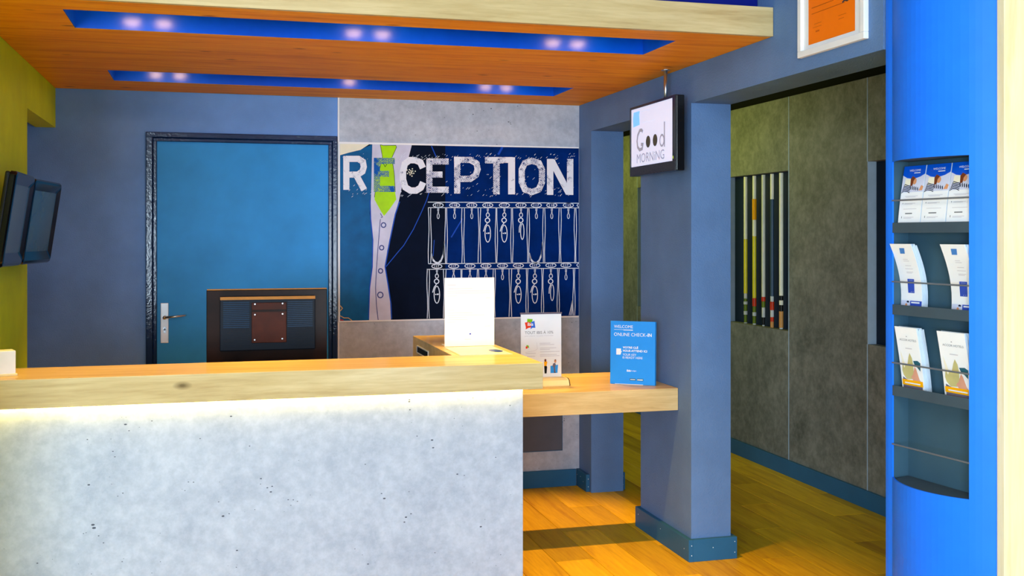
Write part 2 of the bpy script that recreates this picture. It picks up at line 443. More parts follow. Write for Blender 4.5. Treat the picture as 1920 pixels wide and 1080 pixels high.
# grey access hatch low on the concrete
h = thing('access_hatch', 'flat grey hatch cover on the concrete wall below the wooden shelf', 'hatch', (1.8, YB - .02, .22))
B('hatch_cover', (1.55, 2.017, YB - .032, YB - .0205, .219, .62), M['hatch'], h, .002)
B('hatch_frame', [(1.545, 2.022, YB - .024, YB - .0204, .214, .219), (2.017, 2.022, YB - .024, YB - .0204, .214, .625)], M['base'], h)

# wooden post at the right border
po = S('trim_post', (2.2225, 2.75, 2.677, 2.709, 0, 2.95), M['pine'], None, .002)

# ------------------------------------------------------------------ canopy with its two lamp slots
ZC0, ZC1, YF, YE = 2.288, 2.402, 3.862, YB - .022
can = thing('ceiling_canopy', 'oak slab canopy with two blue lined lamp slots hanging over the counter', 'canopy', (.65, 5.0, ZC0))
SX0, SX1 = -.505, 1.80
sl = [(4.055, 4.405), (5.485, 5.845)]
sx = [(SX0, SX1), (-.485, 1.848)]
B('fascia_board', (XL + .002, XR - .002, YF, YF + .022, ZC0, ZC1), M['oak'], can, .0015)
boards = [(YF + .022, 4.055), (4.405, 4.76), (4.76, 5.12), (5.12, 5.485), (5.845, YE)]
for a, b in boards:
    B('soffit_board', (XL + .002, XR - .002, a + .0006, b - .0006, ZC0, ZC0 + .02), M['oak_bounce_lit'], can)
for (a, b), (c, d) in zip(sl, sx):
    B('slot_end_board', (XL + .002, c, a, b, ZC0, ZC0 + .02), M['oak_bounce_lit'], can)
    B('slot_end_board', (d, XR - .002, a, b, ZC0, ZC0 + .02), M['oak_bounce_lit'], can)
    zt = ZC1 + .03
    B('slot_lining', [(c - .01, d + .01, b, b + .01, ZC0 + .0205, zt), (c - .01, d + .01, a - .01, a, ZC0 + .0205, zt), (c - .01, c, a, b, ZC0 + .0205, zt), (d, d + .01, a, b, ZC0 + .0205, zt),
                      (c - .01, d + .01, a - .01, b + .01, zt, zt + .01),
                      (c, d, b - .003, b - .0001, ZC0 + .0005, zt), (c, d, a + .0001, a + .003, ZC0 + .0005, zt), (c, c + .003, a + .003, b - .003, ZC0 + .0005, zt), (d - .003, d, a + .003, b - .003, ZC0 + .0005, zt)], M['blue_slot'], can)
bk = S('trim_bulkhead', (-.8, 2.127, 3.99, 4.02, ZC1 + .06, 2.95), M['navy'])
B('hanger_batten', (-.8, 2.127, 3.99, 4.01, ZC1 - .09, ZC1 + .06), M['navy'], can)
S('trim_canopy_top', (XL + .002, XR - .002, 4.03, YE, ZC1 + .045, ZC1 + .06), M['dark'])
# spotlights: housing, bulb and a real spot each
lamps = [(-.31, 0, 'leftmost'), (-.19, 0, 'second from left'), (.565, 0, 'third from left'), (.685, 0, 'fourth from left'), (1.435, 0, 'fifth from left'), (1.55, 0, 'rightmost'),
         (-.29, 1, 'leftmost'), (-.17, 1, 'second from left'), (.72, 1, 'middle'), (1.49, 1, 'fourth from left'), (1.61, 1, 'rightmost')]
for x, k, pos in lamps:
    y = (4.25, 5.69)[k]; z = ZC0 + .065
    t = thing('spotlight', 'warm spotlight, %s canopy slot, %s in its row' % (('front', 'rear')[k], pos), 'spotlight', (x, y, ZC1 + .028), group='spotlights in the canopy slots')
    C('housing', (x, y, z), (x, y, ZC1 + .029), .036, M['black'], t, .03)
    bm = bmesh.new(); bmesh.ops.create_uvsphere(bm, u_segments=14, v_segments=8, radius=.030)
    for v in bm.verts: v.co = Vector((v.co.x + x, v.co.y + y, v.co.z * .6 + z - .004))
    finish('bulb', bm, M['bulb'], t, smooth=True)
    d = bpy.data.lights.new('spot_lamp', 'SPOT'); d.energy = (78 if x > 1.2 else 40, 95)[k]; d.color = (1.0, .50, .04); d.spot_size = math.radians((66, 48)[k]); d.spot_blend = .8; d.shadow_soft_size = .012
    lo = bpy.data.objects.new('spot_lamp', d); COL.objects.link(lo); lo.location = (x, y, z - .036); lo.rotation_euler = ((0, math.radians(-10))[k], 0, 0)

# ------------------------------------------------------------------ reception counter
ZT = 1.015
body = thing('reception_counter', 'reception counter with speckled pale concrete front lit by a warm strip', 'counter', (.2, 4.1, 0))
B('front_panel', (XL + .004, 1.150, 4.03, 4.05, .0, ZT - .1005), M['conc_counter'], body, .001)
B('side_panel', (1.115, 1.149, 4.0505, 5.2, 0, ZT - .1005), M['conc_counter'], body)
B('plinth', (XL + .004, 1.11, 4.052, 4.32, 0, .08), M['base'], body)
B('led_strip', (XL + .01, 1.143, 4.010, 4.022, ZT - .108, ZT - .1005), M['led'], body)
top = thing('counter_worktop', 'thick oak L-shaped worktop on the concrete counter', 'worktop', (.2, 4.1, ZT - .1))
B('front_slab', (XL + .003, 1.2185, 3.99, 4.340, ZT - .1, ZT), M['oak'], top, .0015)
rs = B('return_slab', (.938, 1.2185, 4.3405, 5.24, ZT - .1, ZT), M['oak'], top, .0015)
B('cable_slot', [(.934, .9378, 4.84, 5.12, .976, .981), (.934, .9378, 4.84, 5.12, .944, .949), (.934, .9378, 4.84, 4.846, .949, .976), (.934, .9378, 5.114, 5.12, .949, .976)], M['alu'], rs, label='silver framed cable slot')
B('slot_shadow', (.9355, .9378, 4.847, 5.113, .9495, .9755), M['black_soft'], rs)

# lower oak shelf against the pillar
sh = thing('wall_shelf', 'thick oak shelf slab fixed low between the counter and the pillar', 'shelf', (1.65, 5.1, .675))
B('shelf_slab', (1.1505, XR - .0015, 4.774, 5.43, .674, .779), M['oak'], sh, .0015)
B('shelf_leg', (1.16, 1.20, 5.0, 5.35, 0, .674), M['base'], sh)

# staff desk behind the counter and the monitor that stands on it
dk = thing('staff_desk', 'low dark desk hidden behind the counter carrying the monitor', 'desk', (.1, 4.9, 0))
B('desk_top', (-.6, .90, 4.55, 5.25, .70, .73), M['black_soft'], dk, .002)
for x in (-.56, .82):
    for y in (4.6, 5.16): B('desk_leg', (x, x + .04, y, y + .04, 0, .70), M['black_soft'], dk)
mo = thing('monitor', 'brown-black monitor seen from behind above the counter, in front of the blue door', 'monitor', (.225, 4.9, .73))
Yf = 4.86
def mk(u, v):     # point of the monitor's back plane from its drawing grid
    return (-.0285 + (u - 388) * .002268, 1.2725 - (v - 541) * .00232)
def mrect(u0, v0, u1, v1): x0, z1 = mk(u0, v0); x1, z0 = mk(u1, v1); return x0, x1, z0, z1
x0, x1, z0, z1 = mrect(388, 541.5, 614.5, 690)
B('rear_shell', (x0, x1, Yf, Yf + .03, z0, z1 - .004), M['brownblack'], mo, .003)
B('top_edge', (x0 + .002, x1 - .002, Yf - .001, Yf + .03, z1 - .004, z1), M['tan'], mo)
B('screen_panel', (x0 + .012, x1 - .012, Yf + .03, Yf + .033, z0 + .02, z1 - .02), M['screen'], mo)
x0, x1, z0, z1 = mrect(412.5, 555, 591, 656)
hub = B('rear_hub', (x0, x1, Yf - .022, Yf, z0, z1), M['navyblack'], mo, .003)
x0, x1, z0, z1 = mrect(413, 555.5, 590.5, 561)
B('hub_ledge', (x0, x1, Yf - .032, Yf - .022, z0, z1), M['tan'], hub)
for (a, b) in ((418.5, 467), (538, 586)):
    bm = bmesh.new(); bm2 = bmesh.new()
    for i in range(14):
        x0, x1, z0, z1 = mrect(a, 565 + i * 3.55, b, 566.9 + i * 3.55); box(bm, x0, x1, Yf - .0265, Yf - .022, z0, z1)
    for i in range(10):
        x0, x1, z0, z1 = mrect(a, 616 + i * 3.5, b, 617.6 + i * 3.5); box(bm2, x0, x1, Yf - .024, Yf - .022, z0, z1)
    finish('vent_slats', bm, M['ventblue'], hub, kind='stuff'); finish('lower_slats', bm2, M['navyblack'], hub, kind='stuff')
x0, x1, z0, z1 = mrect(471, 567, 536, 642)
B('mount_plate', (x0, x1, Yf - .028, Yf - .022, z0, z1), M['brown'], hub, .002)
x0, x1, z0, z1 = mrect(472, 580, 535, 584)
B('plate_fold', (x0, x1, Yf - .031, Yf - .028, z0, z1), M['brownblack'], hub)
for (u, v) in ((477, 589), (528.6, 588.5), (476.5, 636), (528, 635), (477, 569.5), (528.6, 569)):
    x, z = mk(u, v); C('screw', (x, Yf - .028, z), (x, Yf - .0315, z), .0032, M['steel'], hub, n=10)
B('stand_neck', (.19, .26, Yf + .005, Yf + .03, .745, .94), M['black'], mo)
B('stand_foot', (.08, .37, Yf - .09, Yf + .12, .7302, .745), M['black'], mo, .003)

# small white box at the left end of the counter
wx = thing('white_box', 'small white box standing at the left end of the counter', 'box', (-.715, 4.12, ZT), math.radians(20))
B('box_body', (-.045, .045, -.03, .03, .0008, .088), M['white'], wx, .003, world=False)
B('box_foot', (-.05, .05, -.034, .034, .0002, .008), M['cream'], wx, .001, world=False)

# ------------------------------------------------------------------ poster on the concrete
YP = YB - .036
SY, CYW = math.sin(YAW), math.cos(YAW)
def fp(u, v, lift=0.):       # drawing grid of the poster, laid on the wall plane it hangs on
    a = (u - CX) / FPX; rx = SY + a * CYW; ry = CYW - a * SY
    t = (YP) / ry
    return Vector((t * rx, YP - lift, 1.5 + t * (HY - v) / FPX))
pz0, pz1 = 1.0165, 2.0325
px0, px1 = fp(636.3, 400)[0], fp(1085.3, 400)[0]
ps = thing('poster', 'wide blue RECEPTION poster with a tie and drawn key rack on concrete wall', 'poster', ((px0 + px1) / 2, YP, pz0))
B('backing_board', (px0 - .004, px1, YP + .0006, YP + .0125, pz0 - .004, pz1 + .004), M['white_edge'], ps)
T = lambda u: 269.5 + (u - 636) * .0196          # top border of the print
Bt = lambda u: 601.6 - (u - 636) * .0216
I('print_ground', lambda b: poly(b, fp, [(637.5, T(637)), (1085.2, T(1085)), (1085.2, Bt(1085)), (637.5, Bt(637))], 0), M['p_navy'], ps)
I('print_jacket', lambda b: poly(b, fp, [(637.6, T(637)), (835, T(835)), (835, Bt(835)), (637.6, Bt(637))], .0004), M['p_dark'], ps, 'dark jacket area')
I('print_sleeve', lambda b: poly(b, fp, [(637.6, 291), (655, 286), (672, 282), (690, 274), (698, T(698)), (698, 300), (695, 375), (693, 400), (697, 430), (699, 470), (698, 500), (694, 530), (692, 570), (692, Bt(692)), (637.6, Bt(637))], .0008), M['p_blue'], ps, 'petrol blue sleeve area')
I('print_face', lambda b: poly(b, fp, [(637.6, T(637)), (692, T(692)), (676, 281), (655, 286), (637.6, 291)], .0009), M['p_skin'], ps, 'cream patch at the corner')
I('print_shirt', lambda b: (poly(b, fp, [(698, T(698)), (772, T(772)), (766, 296), (757, 335), (748, 376), (741, 400), (733, 440), (726, 470), (722, 500), (698, 500), (699, 470), (698, 440), (694, 402), (696, 360)], .0012),
                            poly(b, fp, [(697, 500), (721, 500), (726, 530), (731, 560), (733, Bt(733)), (692, Bt(692)), (692, 565), (694, 530)], .0012)), M['p_shirt'], ps, 'pale lilac shirt')
def tie(b):
    poly(b, fp, [(713, 271.5), (719, 273), (742, 272.5), (743.5, 276), (735, 295), (717, 294)], .0018)
    poly(b, fp, [(717, 294), (735, 295), (740, 330), (741, 362), (743, 374), (730, 393), (720, 405), (714, 396), (702, 374), (704, 355), (711, 320)], .0018)
I('print_tie', tie, M['p_lime'], ps, 'lime green tie')
I('tie_outline', lambda b: (ribbon(b, fp, [(713, 271.5), (719, 273), (742, 272.5), (743.5, 276), (735, 295)], .9, .0021), ribbon(b, fp, [(713, 271.5), (717, 294), (711, 320), (704, 355), (702, 370)], .9, .0021), ribbon(b, fp, [(722, 313), (726, 306), (735, 297), (739, 325), (741, 360)], .9, .0021), ribbon(b, fp, [(722, 313), (717, 303)], .9, .0021)), M['p_dark'], ps)
for wd_, lf_, pts_ in ((2.2, .0016, [(749, 378), (741, 402), (731, 450), (722, 500), (727, 530), (733, 570), (734, 598)]),
                       (2, .0016, [(694, 375), (695, 410), (699, 450), (698, 500), (693, 540), (691, 598)]),
                       (1.5, .0016, [(722, 502), (745, 474), (757, 460), (775, 430), (790, 398), (800, 375), (806, 355)]),
                       (1.8, .0016, [(809, 274), (818, 295)]), (1.2, .0016, [(814, 450), (812, 480)]),
                       (2.2, .0012, [(867, 410), (855, 430), (846, 445)]), (4, .0012, [(942, 276), (934, 290)])):
    I('blue_stroke', lambda b: ribbon(b, fp, pts_, wd_, lf_), M['p_line'], ps)
for (u, v, q) in ((719, 422, 4.2), (715.5, 464.5, 4), (713.5, 508, 4), (713, 553, 5)):
    I('shirt_button', lambda b: ribbon(b, fp, ell_pts(u, v, q, q * 1.05), 2, .0021, True), M['p_shade'], ps)
I('shirt_placket', lambda b: ribbon(b, fp, [(713, 411), (709, 460), (706, 500), (704, 540), (706, 575), (709, 600)], 1.3, .0021), M['p_shade'], ps)
I('tie_tip', lambda b: ribbon(b, fp, [(713, 400), (717, 407), (714, 408)], 1.2, .0021), M['p_shade'], ps)
def gold(b):
    ribbon(b, fp, [(637.8, 573), (642, 578), (637.8, 583)], 1.6, .0021); ribbon(b, fp, [(637.8, 592), (645, 596), (653, 596), (660, 601)], 1.4, .0021)
I('gold_squiggle', gold, M['p_gold'], ps)
I('red_patch', lambda b: poly(b, fp, [(637.8, 598), (643, 599), (645, 601.2), (637.8, 601.4)], .0021), M['p_red'], ps)
# lettering, one mesh per letter
G = {
 'R': [[(.1, 1), (.1, 0)], [(.0, .085), (.62, .085), (.82, .17), (.86, .32), (.80, .46), (.6, .55), (.1, .55)], [(.52, .55), (.88, 1)]],
 'E': [[(.12, 0), (.12, 1)], [(0, .09), (1, .09)], [(.1, .47), (.72, .47)], [(0, .91), (1, .91)]],
 'C': [[(.95, .30), (.84, .14), (.62, .08), (.38, .08), (.18, .18), (.1, .4), (.1, .62), (.2, .84), (.42, .93), (.66, .93), (.86, .85), (.96, .70)]],
 'P': [[(.12, 0), (.12, 1)], [(.0, .085), (.6, .085), (.83, .18), (.87, .34), (.8, .5), (.6, .6), (.1, .6)]],
 'T': [[(0, .085), (1, .085)], [(.62, .05), (.62, 1)]],
 'I': [[(.5, 0), (.5, 1)]],
 'O': [[(.5, .08), (.24, .14), (.12, .32), (.12, .66), (.24, .86), (.5, .93), (.76, .86), (.88, .66), (.88, .32), (.76, .14)]],
 'N': [[(.11, 1), (.11, 0)], [(.16, .04), (.84, .96)], [(.89, 0), (.89, 1)]],
}
def letter(ch, u0, u1, v0, v1, mat, wd=11.5, lab=None):
    def fn(b):
        for i, st in enumerate(G[ch]):
            ribbon(b, fp, [(u0 + x * (u1 - u0), v0 + y * (v1 - v0)) for x, y in st], wd, .0026 + i * .0002, ch == 'O')
    I('letter', fn, mat, ps, lab)
letter('R', 645, 688, 292.5, 356, M['letter_clean'])
letter('E', 702, 740, 296, 360, M['letter_blue'], 11.5, 'blue letter E printed over the tie')
letter('C', 751, 795, 295, 362, M['letter_clean'], 12)
letter('E', 800, 841, 297, 361.5, M['letter'])
letter('P', 851, 902, 294, 363, M['letter'])
letter('T', 909, 944, 294.5, 364.5, M['letter'], 12)
letter('I', 946, 972, 295, 364.5, M['letter_clean'], 13)
I('letter_bridge', lambda b: ribbon(b, fp, [(936, 300), (962, 300)], 11, .0025), M['letter'], ps)
letter('O', 972, 1022, 296, 365, M['letter'])
letter('N', 1026, 1074, 298, 365.5, M['letter_clean'], 12)
def splash(b):
    for i in range(230):
        u = random.uniform(642, 1078); v = random.choice((random.uniform(288, 299), random.uniform(352, 369), random.uniform(292, 366)))
        if 700 < u < 745: continue
        r = random.uniform(.4, 1.2); a = random.uniform(.6, 2.2)
        poly(b, fp, [(u - r * a, v + r * a), (u - r * a + .8, v + r * a), (u + r * a + .8, v - r * a), (u + r * a, v - r * a)], .0024)
I('ink_splatter', splash, M['p_white'], ps, kind='stuff')
def flower(b):
    for i in range(14):
        a = i * 2.4; r = 1.5 + i * .55; pell(b, fp, 770 + r * math.cos(a), 323 + r * math.sin(a), 1.3, 1.3, .0032, 8)
I('flower_dots', flower, M['p_skin'], ps)
# white line drawing of a key rack
def rack(b):
    W = 1.25; L = .0022
    lines = [[(802, 379), (940, 379.6), (1085, 381)], [(803, 389.3), (1085, 389.8)], [(803, 494.5), (1085, 492.3)], [(800, 505), (1085, 502.8)]]
    c1 = [(803.5, 808), (834.5, 838), (866, 870), (897, 900.5), (929, 932), (958, 961.5), (988.5, 992), (1018, 1021.5), (1048, 1051.5), (1077, 1080)]
    c2 = [(801, 804.5), (832, 835.5), (863.5, 866.5), (894.5, 897.5), (925, 928), (955, 958.5), (986.5, 989.5), (1015.5, 1018.5), (1045, 1048), (1074.5, 1077.5)]
    for cs, va, vb in ((c1, 389, 494), (c2, 504, 600)):
        for i, (p, q) in enumerate(cs):
            vb_ = min(vb, Bt(p) - 1)
            for x in (p, q):
                lines.append([(x + .8 * math.sin(i * 2.1 + k * 1.3 + x), va + (vb_ - va) * k / 5) for k in range(6)])
    for l in lines: ribbon(b, fp, l, W, L)
    r1 = [821.5, 852.2, 884.4, 914.4, 945.5, 976.7, 1005.5, 1034.4, 1065.5]
    r2 = [819, 850.4, 881, 911, 942, 971.8, 1002.7, 1032.7, 1061]
    def fob(u, v, kind):
        ribbon(b, fp, [(u - 1, v), (u - 1, v + 5), (u + .8, v + 8), (u - .5, v + 11)], 1.1, L); ribbon(b, fp, [(u + 1.2, v), (u + 1, v + 5), (u - 1, v + 9)], 1.1, L)
        if kind == 0: ribbon(b, fp, ell_pts(u, v + 15, 2, 5), 1.1, L, True)
        else:
            ribbon(b, fp, ell_pts(u, v + 13, 3, 4), 1.3, L, True); ribbon(b, fp, ell_pts(u - .5, v + 23, 4.2, 4.2), 1.8, L, True)
            if kind == 1:
                ribbon(b, fp, ell_pts(u, v + 48, 5.2, 16), 1.5, L, True); ribbon(b, fp, [(u - .5, v + 28), (u - 5, v + 34), (u - 8, v + 44)], 1.6, L)
                ribbon(b, fp, [(u - 3, v + 47), (u - 1, v + 48)], 2, L); ribbon(b, fp, [(u, v + 47.4), (u + 3.4, v + 47)], 2.6, L)
            else:
                ribbon(b, fp, [(u, v + 27), (u - 3, v + 36), (u - 3.4, v + 46)], 1.5, L); ribbon(b, fp, ell_pts(u + 2.4, v + 44, 3.2, 15), 1.4, L, True)
    for i, u in enumerate(r1):
        ribbon(b, fp, ell_pts(u, 384.8, 9.6, 4), 1.4, L, True); fob(u, 390, {3: 1, 4: 1, 5: 2}.get(i, 0))
    for i, u in enumerate(r2):
        ribbon(b, fp, ell_pts(u, 499.2 - i * .25, 9.6, 3.8), 1.4, L, True); fob(u, 504.5, {0: 1, 5: 1, 6: 1, 7: 2}.get(i, 0))
    for (x0, x1) in ((808.5, 834), (992.5, 1017.5)):
        for k in range(3):
            ribbon(b, fp, [(x0 + k * .4, 474 + k * 3), (x0 + 3, 485 + k * 2), (x0 + 8, 491 + k), (x0 + 13, 492 + k), (x0 + 18, 487 + k * 2), (x0 + 22, 476 + k * 3), (x1 - .5 - k * .2, 453)], 1.1, L)
    for k in range(3): ribbon(b, fp, [(1067 + k * 2.5, 591), (1070 + k * 1.6, 578), (1073, 563)], 1.1, L)
    for u, v in ((1085, 385), (1084.5, 497)): ribbon(b, fp, [(u, v - 4), (u - 3.5, v), (u, v + 4)], 1.3, L)
I('key_rack_drawing', rack, M['p_white'], ps, 'white line drawing of hanging keys')
for i, u in enumerate((821.5, 852.2, 884.4, 914.4, 945.5, 976.7, 1005.5, 1034.4, 1065.5)):
    text('room_number', ('117', '118', '115', '114', '117', '117', '117', '118', '115')[i], fp, u - 5, 387, 10, -4.4, M['p_white'], ps, lift=.0022, bold=.01)
for i, u in enumerate((819, 850.4, 881, 911, 942, 971.8, 1002.7, 1032.7, 1061)):
    text('room_number', ('117', '117', '117', '118', '115', '114', '117', '117', '117')[i], fp, u - 4.5, 501.5 - i * .25, 9, -4.4, M['p_white'], ps, lift=.0022, bold=.01)

# ------------------------------------------------------------------ signs on the counter and the shelf
def axis_frame(x0, y, z0, rot=0., lean=0.):
    """drawing frame in metres on an upright sheet facing -Y, turned by rot, leaning back by lean"""
    c, s = math.cos(rot), math.sin(rot)
    def f(a, b, lift=0.):
        yy = b * math.sin(lean) - lift * math.cos(lean); zz = b * math.cos(lean) + lift * math.sin(lean)
        return Vector((x0 + a * c - yy * s, y + a * s + yy * c, z0 + zz))
    return f
def slab(bm, f, w_, h_, th):
    lo = [bm.verts.new(f(a, b, 0)) for a, b in ((0, 0), (w_, 0), (w_, h_), (0, h_))]
    hi = [bm.verts.new(f(a, b, -th)) for a, b in ((0, 0), (w_, 0), (w_, h_), (0, h_))]
    bm.faces.new(lo); bm.faces.new(hi[::-1])
    for i in range(4): bm.faces.new((lo[i], lo[(i + 1) % 4], hi[(i + 1) % 4], hi[i]))

n1 = thing('notice_stand', 'white printed notice in an upright holder on the counter return', 'sign', (1.09, 4.69, ZT))
f = axis_frame(.9790, 4.682, ZT + .0005)
bm = bmesh.new(); slab(bm, f, .2245, .3015, .005); finish('notice_sheet', bm, M['paper'], n1)
B('holder_foot', (.985, 1.198, 4.688, 4.78, ZT + .0002, ZT + .003), M['white'], n1)
def para(b):
    for (y, a, c) in ((.270, .012, .05), (.254, .018, .125), (.243, .012, .205), (.234, .012, .205), (.222, .012, .055), (.212, .185, .206),
                      (.159, .012, .042), (.147, .012, .125), (.137, .012, .18), (.127, .018, .1), (.117, .012, .105), (.107, .012, .05), (.087, .18, .206), (.030, .09, .12)):
        prect(b, f, a, y - .0011, c, y + .0011)
I('print_lines', para, M['ink_faint'], n1)
I('print_mark', lambda b: prect(b, f, .111, .050, .119, .057), M['indigo'], n1)
n2 = thing('paper_sheet', 'flat printed sheet lying on the counter in front of the notice', 'paper', (1.07, 4.48, ZT))
bm = bmesh.new(); box(bm, .965, 1.188, 4.318, 4.652, ZT + .0003, ZT + .0016)
finish('sheet', bm, M['paper'], n2)
fl = lambda a, b, lift=0.: Vector((.965 + a, 4.318 + b, ZT + .0016 + lift))
I('sheet_border', lambda b: ribbon(b, fl, [(.003, .003), (.22, .003), (.22, .331), (.003, .331)], .004, .0003, True), M['pink'], n2)
I('sheet_print', lambda b: (pell(b, fl, .185, .13, .028, .06), prect(b, fl, .16, .26, .205, .27)), M['indigo'], n2)

n3 = thing('rollup_banner', 'white tabletop roll-up banner with a colourful logo on the shelf', 'banner', (1.54, 5.06, .779))
f = axis_frame(1.4395, 5.08, .800, 0, math.radians(.5))
bm = bmesh.new(); slab(bm, f, .206, .322, .0015); finish('banner_sheet', bm, M['paper'], n3)
bm = bmesh.new()
prof = [(0, .0), (.0, .006), (.012, .026), (.035, .034), (.085, .034), (.108, .024), (.118, .004), (.118, 0)]
prof = [(4.985 + a, .7793 + b) for a, b in prof]
a_ = [bm.verts.new((1.425, y, z)) for y, z in prof]; b_ = [bm.verts.new((1.656, y, z)) for y, z in prof]
for i in range(len(prof)): bm.faces.new((a_[i], a_[(i + 1) % len(prof)], b_[(i + 1) % len(prof)], b_[i]))
finish('banner_base', bm, M['cream'], n3)
for xx in (1.421, 1.6562):
    bm = bmesh.new()
    q = [[bm.verts.new((x, y, z)) for y, z in prof] for x in (xx, xx + .0038)]
    for i in range(len(prof)): bm.faces.new((q[0][i], q[0][(i + 1) % len(prof)], q[1][(i + 1) % len(prof)], q[1][i]))
    bm.faces.new(q[0][::-1]); bm.faces.new(q[1]); finish('end_cap', bm, M['brownblack'], n3)
o = f(0, .322); B('top_rail', (1.437, 1.648, o.y - .004, o.y + .005, o.z - .002, o.z + .006), M['mauve'], n3)
def ql(pts, dx=.02, dy=.246, k=.0525):
    return [(dx + a * k, dy + b * k) for a, b in pts]
I('logo_green', lambda b: poly(b, f, ql([(.24, 1.0), (.76, .96), (.66, .42), (.22, .5)]), .0006), M['l_green'], n3)
I('logo_blue', lambda b: poly(b, f, ql([(.58, .68), (.93, .80), (1.02, .15), (.74, .16), (.52, .02), (.58, .16)]), .0008), M['l_blue'], n3)
I('logo_red', lambda b: poly(b, f, ql([(.0, .66), (.42, .72), (.60, .58), (.60, .18), (.36, .16), (.08, .02), (.10, .2)]), .0010), M['l_red'], n3)
text('logo_lettering', 'ibis', f, .0335, .264, .029, .0165, M['white'], n3, bold=.02, lift=.0014)
text('headline', 'TOUT IBIS À 10%', f, .020, .224, .145, .017, M['ink'], n3)
text('headline', 'pendant toute l\'année', f, .020, .210, .145, .009, M['ink_faint'], n3)
def bl(b):
    for (y, a, c) in ((.178, .095, .15), (.171, .095, .17), (.154, .097, .18), (.147, .097, .147), (.136, .097, .197), (.122, .097, .183), (.115, .097, .197), (.130, .024, .075), (.1155, .03, .072)):
        prect(b, f, a, y - .0012, c, y + .0012)
    ribbon(b, f, [(.022, .136), (.07, .142), (.083, .150), (.081, .182)], .0012)
I('print_lines', bl, M['ink_faint'], n3)
I('small_logo', lambda b: (poly(b, f, ql([(.0, .66), (.42, .72), (.60, .58), (.60, .18), (.08, .02)], .024, .152, .018))), M['l_red'], n3)
I('small_logo', lambda b: (poly(b, f, ql([(.24, 1.05), (.8, .96), (1, .3), (.66, .3), (.6, .6), (.22, .7)], .024, .152, .018))), M['l_green'], n3)
I('print_blue_square', lambda b: poly(b, f, [(.150, .031), (.186, .031), (.189, .071), (.150, .066)]), M['skyblue'], n3)
I('figure_body', lambda b: poly(b, f, [(.168, .033), (.176, .033), (.173, .056), (.177, .072), (.174, .080), (.164, .078), (.160, .064), (.166, .058)], .0008), M['mauve'], n3, 'printed man in grey')
I('figure_head', lambda b: pell(b, f, .1745, .088, .0055, .008, .0008), M['skin'], n3)
I('figure_hair', lambda b: poly(b, f, [(.169, .089), (.172, .097), (.178, .097), (.1795, .092), (.174, .093)], .001), M['hair'], n3)
I('figure_shoe', lambda b: prect(b, f, .168, .0315, .178, .0345, .0009), M['ink_dark'], n3)
I('second_figure_dress', lambda b: poly(b, f, [(.120, .030), (.130, .030), (.133, .062), (.129, .068), (.118, .066)], .0008), M['cuedark'], n3, 'printed woman in dark skirt')
I('second_figure_top', lambda b: poly(b, f, [(.118, .066), (.130, .067), (.134, .086), (.126, .092), (.117, .086)], .0008), M['amber'], n3)
I('second_figure_head', lambda b: pell(b, f, .124, .094, .005, .007, .001), M['hair'], n3)

n4 = thing('checkin_sign', 'blue ONLINE CHECK-IN sign standing on the shelf beside the pillar', 'sign', (1.96, 4.94, .779))
rz = math.atan2(-.128, .179)
f = axis_frame(1.872, 5.006, .7793, rz, math.radians(2.0))
bm = bmesh.new(); slab(bm, f, .2225, .307, .006)
finish('sign_board', bm, M['skyblue'], n4)
bm = bmesh.new()
g = axis_frame(1.872 + .0065 * math.sin(-rz) * -1, 5.006 + .0066 * math.cos(rz), .7793, rz, math.radians(2.0))
slab(bm, lambda a, b, l: f(a, b, l - .0062), .2265, .307, .002); finish('sign_back', bm, M['skyblue_edge'], n4)
bm = bmesh.new()
lo = [f(.025, .0015, .006), f(.165, .0015, .006), f(.165, .001, -.085), f(.025, .001, -.085)]
for p in lo: p.z = .7795
hi = [p + Vector((0, 0, .0025)) for p in lo]
vl = [bm.verts.new(p) for p in lo]; vh = [bm.verts.new(p) for p in hi]
bm.faces.new(vl); bm.faces.new(vh)
for i in range(4): bm.faces.new((vl[i], vl[(i + 1) % 4], vh[(i + 1) % 4], vh[i]))
finish('acrylic_foot', bm, M['p_white'], n4)
text('lettering', 'WELCOME', f, .0175, .273, .094, .014, M['white'], n4)
I('lettering_underline', lambda b: (prect(b, f, .018, .2645, .112, .266), prect(b, f, .065, .262, .112, .265)), M['p_white'], n4)
text('lettering', 'ONLINE CHECK', f, .0175, .234, .158, .016, M['white'], n4)
text('lettering', '-IN', f, .178, .234, .027, .016, M['white'], n4, bold=.025)
text('lettering', 'VOTRE CLÉ', f, .062, .174, .077, .0125, M['white'], n4, bold=.03)
text('lettering', 'VOUS ATTEND ICI', f, .062, .158, .121, .0105, M['white'], n4, bold=.03)
text('lettering', 'YOUR KEY', f, .062, .139, .068, .0105, M['white'], n4)
text('lettering', 'IS READY HERE', f, .062, .125, .099, .0105, M['white'], n4)
I('page_symbol', lambda b: poly(b, f, [(.030, .143), (.050, .143), (.0535, .148), (.0535, .173), (.030, .173)]), M['white'], n4)
I('page_tick', lambda b: ribbon(b, f, [(.045, .153), (.049, .150), (.058, .160)], .0025, .0009), M['white'], n4)
text('lettering', 'ibis', f, .083, .062, .02, .0105, M['white'], n4, bold=.03)
text('lettering', 'budget', f, .105, .062, .026, .0085, M['p_white'], n4)
I('store_badge', lambda b: (prect(b, f, .098, .0195, .128, .030), prect(b, f, .134, .019, .166, .030)), M['base'], n4)
I('store_badge_print', lambda b: (prect(b, f, .101, .023, .125, .0262, .0007), prect(b, f, .143, .022, .163, .0265, .0007), pell(b, f, .139, .0243, .003, .003, .0007)), M['white'], n4)

